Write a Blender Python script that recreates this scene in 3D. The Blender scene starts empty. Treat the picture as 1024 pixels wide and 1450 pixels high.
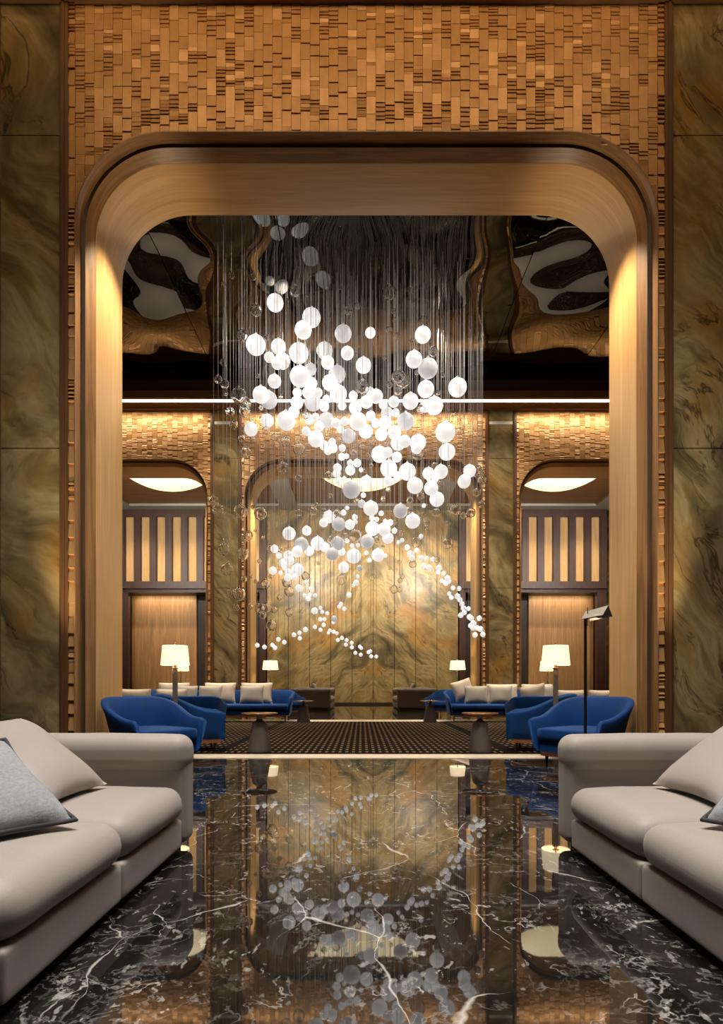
import bpy, bmesh, math, random
from mathutils import Vector, Matrix
random.seed(7)
S = bpy.context.scene
COL = S.collection
PI = math.pi
# ---------------------------------------------------------------- camera numbers
F, HX, HY = 858.0, 512.0, 970.0          # focal length and horizon in the 1024 x 1450 frame
CX, CZ = -0.055, 0.95                    # camera stands at (CX, 0, CZ), looks along +y
def at(px, py, d):
    return Vector((CX + (px - HX) / F * d, d, CZ + (HY - py) / F * d))
def ax(px, d):
    return CX + (px - HX) / F * d

# ---------------------------------------------------------------- mesh collector
class MB:
    def __init__(self):
        self.v = []; self.f = []; self.uv = []; self.has_uv = False
    def add(self, verts, faces, uvs=None):
        o = len(self.v)
        self.v += [tuple(p) for p in verts]
        for i, fc in enumerate(faces):
            self.f.append(tuple(o + k for k in fc))
            if uvs: self.uv.append(uvs[i]); self.has_uv = True
            else: self.uv.append(None)
    def box(self, x0, x1, y0, y1, z0, z1):
        v = [(x0,y0,z0),(x1,y0,z0),(x1,y1,z0),(x0,y1,z0),(x0,y0,z1),(x1,y0,z1),(x1,y1,z1),(x0,y1,z1)]
        self.add(v, [(0,3,2,1),(4,5,6,7),(0,1,5,4),(1,2,6,5),(2,3,7,6),(3,0,4,7)])
        return self
    def rbox(self, x0, x1, y0, y1, z0, z1, r, puff=0.0, n=6, side=0.0, seg=3, wr=0.0, seed=0):
        """box with rounded edges; puff lifts the middle of the top, side swells the flanks"""
        c = Vector(((x0+x1)/2, (y0+y1)/2, (z0+z1)/2)); h = Vector(((x1-x0)/2, (y1-y0)/2, (z1-z0)/2))
        r = min(r, h.x*.98, h.y*.98, h.z*.98)
        def axis(hh):
            inner = hh - r
            out = [-hh + r*(1-math.cos(k/seg*PI/2)) for k in range(seg)]
            out += [-inner + 2*inner*k/n for k in range(n+1)]
            out += [hh - r*(1-math.cos(k/seg*PI/2)) for k in range(seg-1,-1,-1)]
            return out
        A = [axis(h[i]) for i in range(3)]
        idx = {}; verts = []
        def vert(i, j, k):
            key = (i,j,k)
            if key in idx: return idx[key]
            p = Vector((A[0][i], A[1][j], A[2][k]))
            q = Vector([max(-(h[t]-r), min(h[t]-r, p[t])) for t in range(3)])
            d = p - q
            if d.length > 1e-9: p = q + d.normalized()*r
            u, v_, w = p.x/h.x, p.y/h.y, p.z/h.z
            if puff:
                p.z += puff*max(0,1-u*u)**.6*max(0,1-v_*v_)**.6*(1 if w > 0 else 0.15)*max(0,w if w>0 else -w)
            if side:
                p.x += side*u*max(0,1-w*w)*max(0,1-v_*v_*.8); p.y += side*v_*max(0,1-w*w)*max(0,1-u*u*.8)
            if wr:
                p += Vector((math.sin(p.y*23+seed)+math.sin(p.z*31+seed*2), math.sin(p.x*19+seed*3), math.sin(p.x*17+p.y*13+seed)))*wr
            idx[key] = len(verts); verts.append(p + c); return idx[key]
        faces = []
        N = [len(a)-1 for a in A]
        for i in range(N[0]):
            for j in range(N[1]):
                faces.append((vert(i,j,0),vert(i,j+1,0),vert(i+1,j+1,0),vert(i+1,j,0)))
                k = N[2]; faces.append((vert(i,j,k),vert(i+1,j,k),vert(i+1,j+1,k),vert(i,j+1,k)))
        for i in range(N[0]):
            for k in range(N[2]):
                faces.append((vert(i,0,k),vert(i+1,0,k),vert(i+1,0,k+1),vert(i,0,k+1)))
                j = N[1]; faces.append((vert(i,j,k),vert(i,j,k+1),vert(i+1,j,k+1),vert(i+1,j,k)))
        for j in range(N[1]):
            for k in range(N[2]):
                faces.append((vert(0,j,k),vert(0,j,k+1),vert(0,j+1,k+1),vert(0,j+1,k)))
                i = N[0]; faces.append((vert(i,j,k),vert(i,j+1,k),vert(i,j+1,k+1),vert(i,j,k+1)))
        self.add(verts, faces); return self
    def lathe(self, prof, n=32, c=(0,0,0), cap=True):
        v = []; f = []
        for (r, z) in prof:
            for k in range(n):
                a = 2*PI*k/n; v.append((c[0]+r*math.cos(a), c[1]+r*math.sin(a), c[2]+z))
        for i in range(len(prof)-1):
            for k in range(n):
                k2 = (k+1) % n
                f.append((i*n+k, i*n+k2, (i+1)*n+k2, (i+1)*n+k))
        if cap:
            if prof[0][0] > 1e-6: f.append(tuple(range(n-1,-1,-1)))
            if prof[-1][0] > 1e-6: f.append(tuple((len(prof)-1)*n+k for k in range(n)))
        self.add(v, f); return self
    def tube(self, pts, r, n=10, closed=False):
        pts = [Vector(p) for p in pts]; v = []; f = []; m = len(pts)
        for i, p in enumerate(pts):
            if closed: t = pts[(i+1) % m] - pts[i-1]
            else: t = pts[min(i+1,m-1)] - pts[max(i-1,0)]
            t.normalize()
            up = Vector((0,0,1)) if abs(t.z) < .95 else Vector((1,0,0))
            s = t.cross(up).normalized(); u = s.cross(t)
            for k in range(n):
                a = 2*PI*k/n; v.append(p + s*(r*math.cos(a)) + u*(r*math.sin(a)))
        for i in range(m if closed else m-1):
            i2 = (i+1) % m
            for k in range(n):
                k2 = (k+1) % n; f.append((i*n+k, i*n+k2, i2*n+k2, i2*n+k))
        if not closed:
            f.append(tuple(range(n-1,-1,-1))); f.append(tuple((m-1)*n+k for k in range(n)))
        self.add(v, f); return self
    def xform(self, M):
        self.v = [tuple(M @ Vector(p)) for p in self.v]; return self
    def build(self, name, mat, parent=None, smooth=False, loc=None, angle=None):
        me = bpy.data.meshes.new(name)
        me.from_pydata(self.v, [], self.f); me.update()
        if self.has_uv:
            ul = me.uv_layers.new(name='UVMap'); i = 0
            for fi, fc in enumerate(self.f):
                u = self.uv[fi]
                for k in range(len(fc)):
                    ul.data[i].uv = u[k] if u else (0,0); i += 1
        bm = bmesh.new(); bm.from_mesh(me); bmesh.ops.recalc_face_normals(bm, faces=bm.faces); bm.to_mesh(me); bm.free()
        if smooth:
            for p in me.polygons: p.use_smooth = True
            if angle: me.set_sharp_from_angle(angle=math.radians(angle))
        if mat: me.materials.append(mat)
        o = bpy.data.objects.new(name, me); COL.objects.link(o)
        if parent: o.parent = parent
        if loc is not None: o.location = loc
        return o

def link_mesh(name, me, parent=None, loc=None, scale=None):
    o = bpy.data.objects.new(name, me); COL.objects.link(o)
    if parent: o.parent = parent
    if loc is not None: o.location = loc
    if scale is not None: o.scale = scale
    return o
def empty(name, loc=(0,0,0), rz=0):
    o = bpy.data.objects.new(name, None); COL.objects.link(o)
    o.empty_display_size = .1; o.location = loc; o.rotation_euler = (0,0,rz); return o
def tag(o, label, cat, group=None):
    o['label'] = label; o['category'] = cat
    if group: o['group'] = group
    elif 'group' in o.keys(): del o['group']
    return o
def struct(o):
    o['kind'] = 'structure'; return o
def copy_tree(o, parent=None):
    c = o.copy(); COL.objects.link(c)
    if parent: c.parent = parent
    for ch in list(o.children): copy_tree(ch, c)
    return c

# ---------------------------------------------------------------- node material helper
class Mat:
    def __init__(self, name):
        self.m = bpy.data.materials.new(name); self.m.use_nodes = True
        self.nt = self.m.node_tree; self.nt.nodes.clear()
        self.out = self.n('ShaderNodeOutputMaterial'); self.b = self.n('ShaderNodeBsdfPrincipled')
        self.l(self.b.outputs[0], self.out.inputs[0])
    def n(self, t, **kw):
        x = self.nt.nodes.new(t)
        for k, v in kw.items(): setattr(x, k, v)
        return x
    def l(self, a, b): self.nt.links.new(a, b)
    def s(self, **kw):
        for k, v in kw.items():
            k = k.replace('_', ' ')
            self.b.inputs[k].default_value = (*v, 1) if isinstance(v, tuple) and len(v) == 3 else v
        return self
    def coord(self, kind='Object', scale=(1,1,1), rot=(0,0,0), loc=(0,0,0)):
        if kind == 'World':
            src = self.n('ShaderNodeNewGeometry').outputs['Position']
        else:
            src = self.n('ShaderNodeTexCoord').outputs[kind]
        mp = self.n('ShaderNodeMapping'); self.l(src, mp.inputs[0])
        mp.inputs['Scale'].default_value = scale; mp.inputs['Rotation'].default_value = rot; mp.inputs['Location'].default_value = loc
        return mp.outputs[0]
    def noise(self, vec, scale, detail=4, rough=.55, dist=0.0, out='Fac'):
        x = self.n('ShaderNodeTexNoise'); self.l(vec, x.inputs['Vector'])
        x.inputs['Scale'].default_value = scale; x.inputs['Detail'].default_value = detail
        x.inputs['Roughness'].default_value = rough; x.inputs['Distortion'].default_value = dist
        return x.outputs[out]
    def ramp(self, fac, stops, interp='LINEAR'):
        x = self.n('ShaderNodeValToRGB'); self.l(fac, x.inputs[0]); cr = x.color_ramp; cr.interpolation = interp
        while len(cr.elements) < len(stops): cr.elements.new(.5)
        for e, (p, c) in zip(cr.elements, stops):
            e.position = p; e.color = (*c, 1) if len(c) == 3 else c
        return x.outputs[0]
    def math(self, op, a, b=None, c=None, clamp=False):
        x = self.n('ShaderNodeMath', operation=op); x.use_clamp = clamp
        for i, q in enumerate((a, b, c)):
            if q is None: continue
            if isinstance(q, (int, float)): x.inputs[i].default_value = q
            else: self.l(q, x.inputs[i])
        return x.outputs[0]
    def mix(self, fac, a, b, mode='MIX'):
        x = self.n('ShaderNodeMix', data_type='RGBA', blend_type=mode)
        for i, q in ((0, fac), (6, a), (7, b)):
            if isinstance(q, (int, float)): x.inputs[i].default_value = q
            elif isinstance(q, tuple): x.inputs[i].default_value = (*q, 1)
            else: self.l(q, x.inputs[i])
        return x.outputs[2]
    def warp(self, vec, scale, amt, detail=3):
        nz = self.n('ShaderNodeTexNoise'); self.l(vec, nz.inputs['Vector']); nz.inputs['Scale'].default_value = scale; nz.inputs['Detail'].default_value = detail
        sub = self.n('ShaderNodeVectorMath', operation='SUBTRACT'); self.l(nz.outputs['Color'], sub.inputs[0]); sub.inputs[1].default_value = (.5,.5,.5)
        sc = self.n('ShaderNodeVectorMath', operation='SCALE'); self.l(sub.outputs[0], sc.inputs[0]); sc.inputs['Scale'].default_value = amt
        ad = self.n('ShaderNodeVectorMath', operation='ADD'); self.l(vec, ad.inputs[0]); self.l(sc.outputs[0], ad.inputs[1])
        return ad.outputs[0]
    def bump(self, h, strength=.3, dist=.01):
        x = self.n('ShaderNodeBump'); self.l(h, x.inputs['Height']); x.inputs['Strength'].default_value = strength; x.inputs['Distance'].default_value = dist
        self.l(x.outputs[0], self.b.inputs['Normal'])
    def col(self, c): self.l(c, self.b.inputs['Base Color'])
def lin(r, g, b):
    f = lambda c: (c/255/12.92) if c/255 <= .04045 else ((c/255+.055)/1.055)**2.4
    return (f(r), f(g), f(b))
def plain(name, c, rough=.5, metal=0.0, **kw):
    m = Mat(name); m.s(Base_Color=c, Roughness=rough, Metallic=metal, **kw); return m.m
# ================================================================= materials
def stone_mat(name, pingpong=None, tint=(1,1,1), k=1.0):
    m = Mat(name)
    v = m.coord('World')
    if pingpong:                      # book-matched slabs: the pattern mirrors about the middle joint
        sx = m.n('ShaderNodeSeparateXYZ'); m.l(v, sx.inputs[0])
        cx = m.n('ShaderNodeCombineXYZ')
        m.l(m.math('ABSOLUTE', m.math('SUBTRACT', sx.outputs[0], pingpong*.5)), cx.inputs[0]); m.l(sx.outputs[1], cx.inputs[1]); m.l(sx.outputs[2], cx.inputs[2])
        v = cx.outputs[0]
    mp = m.n('ShaderNodeMapping'); m.l(v, mp.inputs[0]); mp.inputs['Rotation'].default_value = (0, .75, 0); mp.inputs['Scale'].default_value = (1.0, .3, 1.0)
    v = mp.outputs[0]
    w1 = m.warp(v, .42, 2.1, 2); w2 = m.warp(w1, 1.5, .34, 3)
    mp2 = m.n('ShaderNodeMapping'); m.l(w2, mp2.inputs[0]); mp2.inputs['Scale'].default_value = (1.5, 1, .38)
    q = mp2.outputs[0]
    bands = m.noise(q, 1.0, 5, .58, .15)
    c = m.ramp(bands, [(.28, lin(58,54,40)), (.40, lin(96,90,66)), (.48, lin(134,124,92)), (.54, lin(156,146,114)), (.60, lin(128,114,76)), (.68, lin(100,94,70)), (.78, lin(70,66,50))])
    gold = m.noise(w1, .55, 3, .5)
    c = m.mix(m.ramp(gold, [(.50, (0,0,0)), (.66, (.7,.7,.7))]), c, lin(158,120,56))
    grey = m.noise(w1, .8, 3, .5, .3)
    c = m.mix(m.ramp(grey, [(.52, (0,0,0)), (.70, (.75,.75,.75))]), c, lin(98,92,76))
    vein = m.noise(q, 1.3, 5, .6, .5)
    line = m.math('ABSOLUTE', m.math('SUBTRACT', vein, .47))
    vm = m.ramp(m.noise(w1, 1.1, 2), [(.45, (0,0,0)), (.62, (.8,.8,.8))])
    c = m.mix(m.math('MULTIPLY', m.ramp(line, [(0, (1,1,1)), (.022, (0,0,0))]), vm), c, lin(40,34,22))
    fine = m.noise(q, 9, 5, .62)
    c = m.mix(.3, c, m.ramp(fine, [(.3, (.25,.24,.22)), (.7, (.8,.78,.7))]), 'OVERLAY')
    c = m.mix(1.0, c, tint, 'MULTIPLY')
    m.col(c); m.s(Roughness=.14 if k == 1.0 else k, IOR=1.5)
    return m.m

def wood_mat(name, base, dark, axis='Z', rough=.42, kind='Object', scale=1.0, contrast=1.0):
    m = Mat(name)
    st = {'X': (.35, 7, 7), 'Z': (7, 7, .35), 'U': (.25, 5, 1)}[axis]
    v = m.coord('UV' if axis == 'U' else kind, tuple(s*scale for s in st))
    w = m.warp(v, .5, .5, 2)
    g1 = m.noise(w, 1.3, 5, .6); g2 = m.noise(w, 9, 3, .6)
    ring = m.math('SINE', m.math('MULTIPLY', g1, 34)); ring = m.math('MULTIPLY_ADD', ring, .5, .5)
    f = m.math('ADD', m.math('MULTIPLY', g1, .75), m.math('ADD', m.math('MULTIPLY', ring, .12*contrast), m.math('MULTIPLY', g2, .28)))
    c = m.ramp(f, [(.34, dark), (.72, base)])
    m.col(c); m.s(Roughness=rough); m.bump(g2, .12, .004)
    return m.m

MAT = {}
MAT['stone'] = stone_mat('olive_quartzite', None, (1.0,.90,.78))
MAT['stone_far'] = stone_mat('olive_quartzite_bookmatched', 1.033, (1.05,.93,.78), .3)
MAT['oak'] = wood_mat('oak_reveal', lin(214,176,120), lin(184,143,90), 'U', .36)
MAT['oak_band'] = wood_mat('oak_crown_cut', lin(158,118,76), lin(104,72,42), 'U', .4, contrast=2.2)
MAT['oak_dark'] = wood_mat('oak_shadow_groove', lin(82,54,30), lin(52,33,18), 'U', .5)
MAT['trim_wood'] = wood_mat('brown_trim', lin(112,76,44), lin(72,46,24), 'Z', .45)
MAT['wood_x'] = wood_mat('brown_cornice', lin(140,98,54), lin(92,60,30), 'X', .42)
MAT['wall_wood'] = wood_mat('light_panel_wood', lin(176,134,86), lin(130,94,54), 'Z', .45)
MAT['screen_wood'] = wood_mat('dark_screen_wood', lin(74,44,32), lin(42,24,18), 'Z', .4)
MAT['dark_panel'] = wood_mat('dark_brown_panel', lin(46,31,22), lin(26,17,12), 'Z', .5)

m = Mat('gold_tile'); v = m.coord('World', (1,1,1))
vor = m.n('ShaderNodeTexNoise'); m.l(m.coord('World', (9.5,9.5,6)), vor.inputs['Vector']); vor.inputs['Scale'].default_value = 1.0; vor.inputs['Detail'].default_value = 1
fine = m.noise(m.coord('World', (4,60,120)), 3, 3, .6)
c = m.ramp(vor.outputs[0], [(.3, lin(190,142,88)), (.7, lin(200,152,97))])
m.col(m.mix(.18, c, m.ramp(fine, [(.3, (.2,.2,.2)), (.7, (.85,.85,.85))]), 'OVERLAY')); m.s(Roughness=.42, Metallic=.25); MAT['tile'] = m.m

# black marble floor with white veins
m = Mat('black_marble'); v = m.coord('World', (1,1,1))
def mapped(vec, rot, sc):
    x = m.n('ShaderNodeMapping'); m.l(vec, x.inputs[0]); x.inputs['Rotation'].default_value = (0,0,rot); x.inputs['Scale'].default_value = sc; return x.outputs[0]
def ridge(vec, sc, width, det=4, rough=.55):
    nn = m.noise(vec, sc, det, rough)
    d = m.math('ABSOLUTE', m.math('SUBTRACT', nn, .5))
    return m.math('SUBTRACT', 1, m.math('DIVIDE', d, width), clamp=True)
w = m.warp(v, .9, .5, 3); w2 = m.warp(w, 6, .07, 3)
lo_, hi_ = mapped(w2, .62, (1,.34,1)), mapped(w2, -.75, (1,.40,1))
gate = lambda vec, sc, a, b: m.ramp(m.noise(vec, sc, 3), [(a, (0,0,0)), (b, (1,1,1))])
def crack(vec, sc, width):
    x = m.n('ShaderNodeTexVoronoi', feature='DISTANCE_TO_EDGE'); m.l(vec, x.inputs['Vector']); x.inputs['Scale'].default_value = sc
    return m.math('SUBTRACT', 1, m.math('DIVIDE', x.outputs['Distance'], width), clamp=True)
wid = m.math('MAXIMUM', m.math('MULTIPLY_ADD', m.noise(w, 4.0, 3), .034, -.012), .0008)
long1 = m.math('MULTIPLY', crack(mapped(w2, .5, (1,.5,1)), .95, wid), gate(w, 1.1, .47, .55))
long2 = m.math('MULTIPLY', crack(mapped(w2, -.7, (1.1,.45,1)), 1.7, m.math('MULTIPLY', wid, 1.1)), gate(mapped(w, 1, (1,1,1)), 1.4, .50, .58))
curl = m.math('MULTIPLY', ridge(w2, 3.6, .011, 4, .6), gate(w, 2.1, .50, .60))
web = m.math('MULTIPLY', ridge(w2, 7, .022, 4, .6), gate(w, 1.6, .46, .62))
fleck = m.ramp(m.noise(mapped(w2, .9, (1,.55,1)), 22, 3, .6), [(.61, (0,0,0)), (.66, (1,1,1))])
fleck = m.math('MULTIPLY', fleck, gate(w, 1.3, .40, .60))
dust = m.ramp(m.noise(w2, 46, 3, .65), [(.60, (0,0,0)), (.72, (1,1,1))])
blot = m.math('MULTIPLY', m.ramp(m.noise(mapped(w2, -.5, (1,.6,1)), 6.0, 6, .7), [(.655, (0,0,0)), (.685, (1,1,1))]), gate(v, .75, .52, .60))
tot = m.math('ADD', long1, long2)
tot = m.math('ADD', tot, m.math('MULTIPLY', curl, .8)); tot = m.math('ADD', tot, m.math('MULTIPLY', web, .28))
tot = m.math('ADD', tot, m.math('MULTIPLY', fleck, .6)); tot = m.math('ADD', tot, m.math('MULTIPLY', dust, .10)); tot = m.math('ADD', tot, blot, clamp=True)
m.col(m.mix(tot, m.ramp(m.noise(w, 2, 5), [(.3, (.004,.004,.004)), (.75, (.010,.009,.008))]), (.40,.39,.36)))
m.s(Roughness=.022, IOR=1.70); MAT['marble'] = m.m

m = Mat('pale_threshold_stone'); m.col(m.ramp(m.noise(m.coord('World'), 6, 5), [(.3, lin(226,212,194)), (.7, lin(244,232,214))])); m.s(Roughness=.2); MAT['pale'] = m.m

# woven carpet: dark ground, beige dashes in rows
m = Mat('dash_carpet'); v = m.coord('World', (1,1,1))
sx = m.n('ShaderNodeSeparateXYZ'); m.l(v, sx.inputs[0])
py_ = m.math('DIVIDE', sx.outputs[1], .30); px_ = m.math('DIVIDE', sx.outputs[0], .094)
a = m.math('LESS_THAN', m.math('FRACT', px_), .42); b = m.math('LESS_THAN', m.math('FRACT', py_), .45)
dash = m.math('MULTIPLY', a, b)
edge = m.math('GREATER_THAN', m.math('ABSOLUTE', m.math('SUBTRACT', m.math('ABSOLUTE', sx.outputs[0]), 2.05)), .09)
dash = m.math('MULTIPLY', dash, edge)
nz = m.noise(v, 160, 2)
m.col(m.mix(dash, m.mix(nz, (.002,.0017,.0014), (.006,.005,.004)), m.mix(nz, lin(92,74,50), lin(128,106,76)))); m.s(Roughness=1.0); m.b.inputs['Specular IOR Level'].default_value = .08; m.bump(m.math('ADD', nz, dash), .3, .004); MAT['carpet'] = m.m

def fabric(name, c1, c2, sc=220, rough=.85, sheen=.25, bump=.25, stretch=(1,1,1)):
    m = Mat(name); v = m.coord('Object', stretch)
    a = m.noise(v, sc, 3, .6); b = m.noise(v, 5, 3)
    m.col(m.mix(m.math('ADD', m.math('MULTIPLY', a, .7), m.math('MULTIPLY', b, .3)), c1, c2))
    m.s(Roughness=rough); m.b.inputs['Sheen Weight'].default_value = sheen; m.bump(a, bump, .003); return m.m
MAT['taupe'] = fabric('taupe_leather', lin(140,131,123), lin(164,155,147), 160, .58, .1, .16)
MAT['grey_rug'] = fabric('grey_rug', lin(196,192,186), lin(222,218,212), 60, 1.0, .1, .3)
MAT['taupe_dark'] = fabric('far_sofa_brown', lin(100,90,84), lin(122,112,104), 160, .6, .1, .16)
MAT['knit'] = fabric('grey_knit', lin(78,82,86), lin(176,180,184), 95, .95, .3, .9, (1,.55,1))
MAT['knit_trim'] = plain('charcoal_piping', lin(58,58,60), .9)
def velvet(name, c1, c2):
    m = Mat(name); v = m.coord('Object'); b = m.noise(v, 3.5, 4, .55, .8)
    m.col(m.mix(b, c1, c2)); m.s(Roughness=.75); m.b.inputs['Specular IOR Level'].default_value = .2; m.b.inputs['Sheen Weight'].default_value = .18; m.b.inputs['Sheen Roughness'].default_value = .4
    m.b.inputs['Sheen Tint'].default_value = (.25,.45,1,1); m.bump(m.noise(v, 300, 2), .12, .002); return m.m
MAT['blue'] = velvet('royal_blue_velvet', lin(3,40,88), lin(5,64,130))
MAT['beige'] = fabric('beige_linen', lin(196,180,158), lin(222,208,188), 200, .9, .2, .25)
MAT['greycush'] = fabric('grey_linen', lin(150,142,134), lin(178,170,160), 200, .9, .2, .25)
MAT['black_metal'] = plain('black_metal', lin(42,40,40), .38, .7)
MAT['grey_metal'] = plain('grey_lamp_metal', lin(112,106,100), .4, .3)
MAT['bronze_base'] = plain('gunmetal', lin(96,90,88), .42, .4)
MAT['bronze_top'] = plain('bronze', lin(170,128,84), .25, .9)
MAT['brass'] = plain('brass', lin(196,152,92), .25, 1.0)
MAT['copper'] = plain('copper', lin(190,130,92), .3, .9)
MAT['off_white'] = plain('off_white_satin', lin(236,230,220), .3, .2)

def emit(name, c, strength, base=None, rough=.5, sampling=None):
    m = Mat(name); m.s(Base_Color=base or c, Roughness=rough)
    m.b.inputs['Emission Color'].default_value = (*c, 1); m.b.inputs['Emission Strength'].default_value = strength
    if sampling: m.m.cycles.emission_sampling = sampling
    return m.m
MAT['shade'] = emit('lit_linen_shade', lin(255,236,196), .95, lin(236,222,196), .9, 'NONE')
MAT['led'] = emit('white_light_strip', lin(255,246,228), 5.0, (.8,.8,.8))
MAT['bowl'] = emit('opal_ceiling_bowl', lin(255,232,178), 1.5, lin(250,240,215), .5)
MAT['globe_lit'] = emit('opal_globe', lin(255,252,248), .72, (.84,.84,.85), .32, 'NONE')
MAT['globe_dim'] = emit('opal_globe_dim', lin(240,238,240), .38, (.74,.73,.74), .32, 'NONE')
m = Mat('screen_panel'); v = m.coord('Object'); m.col(m.ramp(m.noise(m.coord('Object', (8,8,.5)), 2, 3), [(.3, lin(196,152,96)), (.7, lin(216,178,124))])); m.s(Roughness=.6); MAT['panel'] = m.m
m = Mat('clear_glass'); m.s(Base_Color=(1,1,1), Roughness=0.0, IOR=1.45); m.b.inputs['Transmission Weight'].default_value = 1.0; MAT['glass'] = m.m
MAT['wire'] = plain('steel_wire', (.55,.53,.50), .5, .1)
m = Mat('dark_mirror'); m.s(Base_Color=(.10,.095,.09), Metallic=1.0, Roughness=.015); MAT['mirror'] = m.m
MAT['seam'] = plain('black_seam', (.004,.004,.004), .8)
MAT['grey_ceiling'] = plain('grey_plaster', lin(176,172,164), .8)
MAT['plaster'] = plain('warm_plaster', lin(150,136,118), .85)
# ================================================================= the setting
W_OUT, Z_OUT, R_OUT = 3.26, 7.13, 1.02
CEIL = 9.2
Y1A, Y1B = 6.8, 7.8          # wall with the near arch
Y2A, Y2B = 16.6, 17.75       # wall with the three far arches
YF = 29.5                    # wall of the far lounge
HF = 9.46
BAY = 7.52

def arch_path(o, n=14):
    """outline of the arch, moved inward by o: floor, side, corner, lintel, corner, side, floor"""
    w, zt, r = W_OUT-o, Z_OUT-o, R_OUT-o
    p = [(-w, z) for z in (0.0, 1.5, 3.0, 4.5)]
    p += [(-w+r-r*math.cos(PI/2*k/n), zt-r+r*math.sin(PI/2*k/n)) for k in range(n+1)]
    p += [(x*(w-r), zt) for x in (-.5, 0, .5)]
    p += [(w-r+r*math.sin(PI/2*k/n), zt-r+r*math.cos(PI/2*k/n)) for k in range(n+1)]
    p += [(w, z) for z in (4.5, 3.0, 1.5, 0.0)]
    return p
def arch_z(x):
    x = abs(x)
    if x >= W_OUT: return 0.0
    if x <= W_OUT-R_OUT: return Z_OUT
    return Z_OUT-R_OUT + math.sqrt(max(0, R_OUT**2-(x-(W_OUT-R_OUT))**2))

def arch_strip(name, cx, prof, mat, parent, back=None, smooth=True):
    """sweep of a profile [(inward offset, y), ...] along the arch"""
    mb = MB()
    rows = [arch_path(o) for o, y in prof]
    L = [0]
    for a, b in zip(rows[0], rows[0][1:]): L.append(L[-1] + math.hypot(b[0]-a[0], b[1]-a[1]))
    cr = [0]
    for (o, y), (o2, y2) in zip(prof, prof[1:]): cr.append(cr[-1] + math.hypot(o2-o, y2-y))
    verts = []; faces = []; uvs = []
    n = len(rows[0])
    for j, (o, y) in enumerate(prof):
        for i, (x, z) in enumerate(rows[j]): verts.append((cx+x, y, z))
    for j in range(len(prof)-1):
        for i in range(n-1):
            faces.append((j*n+i, j*n+i+1, (j+1)*n+i+1, (j+1)*n+i))
            uvs.append([(L[i], cr[j]), (L[i+1], cr[j]), (L[i+1], cr[j+1]), (L[i], cr[j+1])])
    mb.add(verts, faces, uvs)
    return mb.build(name, mat, parent, smooth=smooth, angle=30)

def wall_core(name, ya, yb, centers, xe, ztop, mat):
    """masonry with arched openings"""
    mb = MB(); xs = [-xe]
    for c in centers: xs += [c-W_OUT, c+W_OUT]
    xs.append(xe)
    for i in range(0, len(xs), 2): mb.box(xs[i], xs[i+1], ya, yb, 0, ztop)
    for c in centers:
        p = [q for q in arch_path(0) if q[1] > Z_OUT-R_OUT-1e-4]
        for (xa, za), (xb, zb) in zip(p, p[1:]):
            v = [(c+xa,ya,za),(c+xb,ya,zb),(c+xb,ya,ztop),(c+xa,ya,ztop),(c+xa,yb,za),(c+xb,yb,zb),(c+xb,yb,ztop),(c+xa,yb,ztop)]
            mb.add(v, [(0,1,2,3),(5,4,7,6),(0,4,5,1)])
    return struct(mb.build(name, mat))

HS = [.035,.04,.05,.06,.07,.12,.15,.19,.24]
def tiles(name, parent, y, x0, x1, ncol, zlo, ztop, mat, rnd, hscale=1.0, gap=.004, relief=1.0):
    """wedge shaped tiles in columns; every tile tilts a little; facing -y"""
    mb = MB(); w = (x1-x0)/ncol
    for k in range(ncol):
        xa, xb = x0+k*w+gap/2, x0+(k+1)*w-gap/2
        la, lb = zlo(xa), zlo(xb); low = min(la, lb)
        z = ztop - rnd.random()*.1*hscale; top = ztop
        run = 0
        while top > low:
            if run <= 0:
                kind = rnd.random(); run = rnd.choice((1,1,2,3)) if kind < .5 else rnd.choice((2,3,4))
                big = kind < .5
            h = (rnd.choice((.12,.15,.19,.24)) if big else rnd.choice((.035,.04,.05,.06)))*hscale; run -= 1
            bot = max(low, top-h)
            t = rnd.choice((0,0,0,1)); d0, d1 = (.020, .009) if t == 0 else (.011, .018)
            d0 = (d0+rnd.uniform(-.002,.002))*relief; zt = top-.003
            ns = 8 if abs(la-lb) > .06 and bot < max(la, lb) else 1
            for q in range(ns):
                xq, xr = xa+(xb-xa)*q/ns, xa+(xb-xa)*(q+1)/ns
                a0, a1 = min(zt, max(bot, zlo(xq))), min(zt, max(bot, zlo(xr)))
                if a0 > zt-.003 and a1 > zt-.003: continue
                v = [(xq,y-d0,a0),(xr,y-d0,a1),(xr,y-d1,zt),(xq,y-d1,zt),(xq,y,a0),(xr,y,a1),(xr,y,zt),(xq,y,zt)]
                fc = [(0,1,2,3),(0,4,5,1),(3,2,6,7)]
                if q == 0: fc.append((0,3,7,4))
                if q == ns-1: fc.append((1,5,6,2))
                mb.add(v, fc)
            top -= h
    return mb.build(name, mat, parent)

def pilaster(parent, cx, y, ztop, rnd):
    """stone slabs between stepped brown wood mouldings; facing -y"""
    for s in (-1, 1):
        mb = MB()
        for (a, b, d) in ((.33,.36,.035), (.36,.395,.06), (.395,.43,.045)):
            x = sorted((cx+s*a, cx+s*b)); mb.box(x[0], x[1], y-d, y, 0, ztop)
        mb.build('moulding', MAT['trim_wood'], parent)
    zs = [0, 3.6, 7.1 if y < 10 else 7.15, ztop]
    for a, b in zip(zs, zs[1:]):
        MB().box(cx-.33, cx+.33, y-.02, y, a+.006, b-.006).build('stone_slab', MAT['stone'], parent)
    MB().box(cx-.33, cx+.33, y-.012, y, 0, ztop).build('slab_joint', MAT['seam'], parent)

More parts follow.
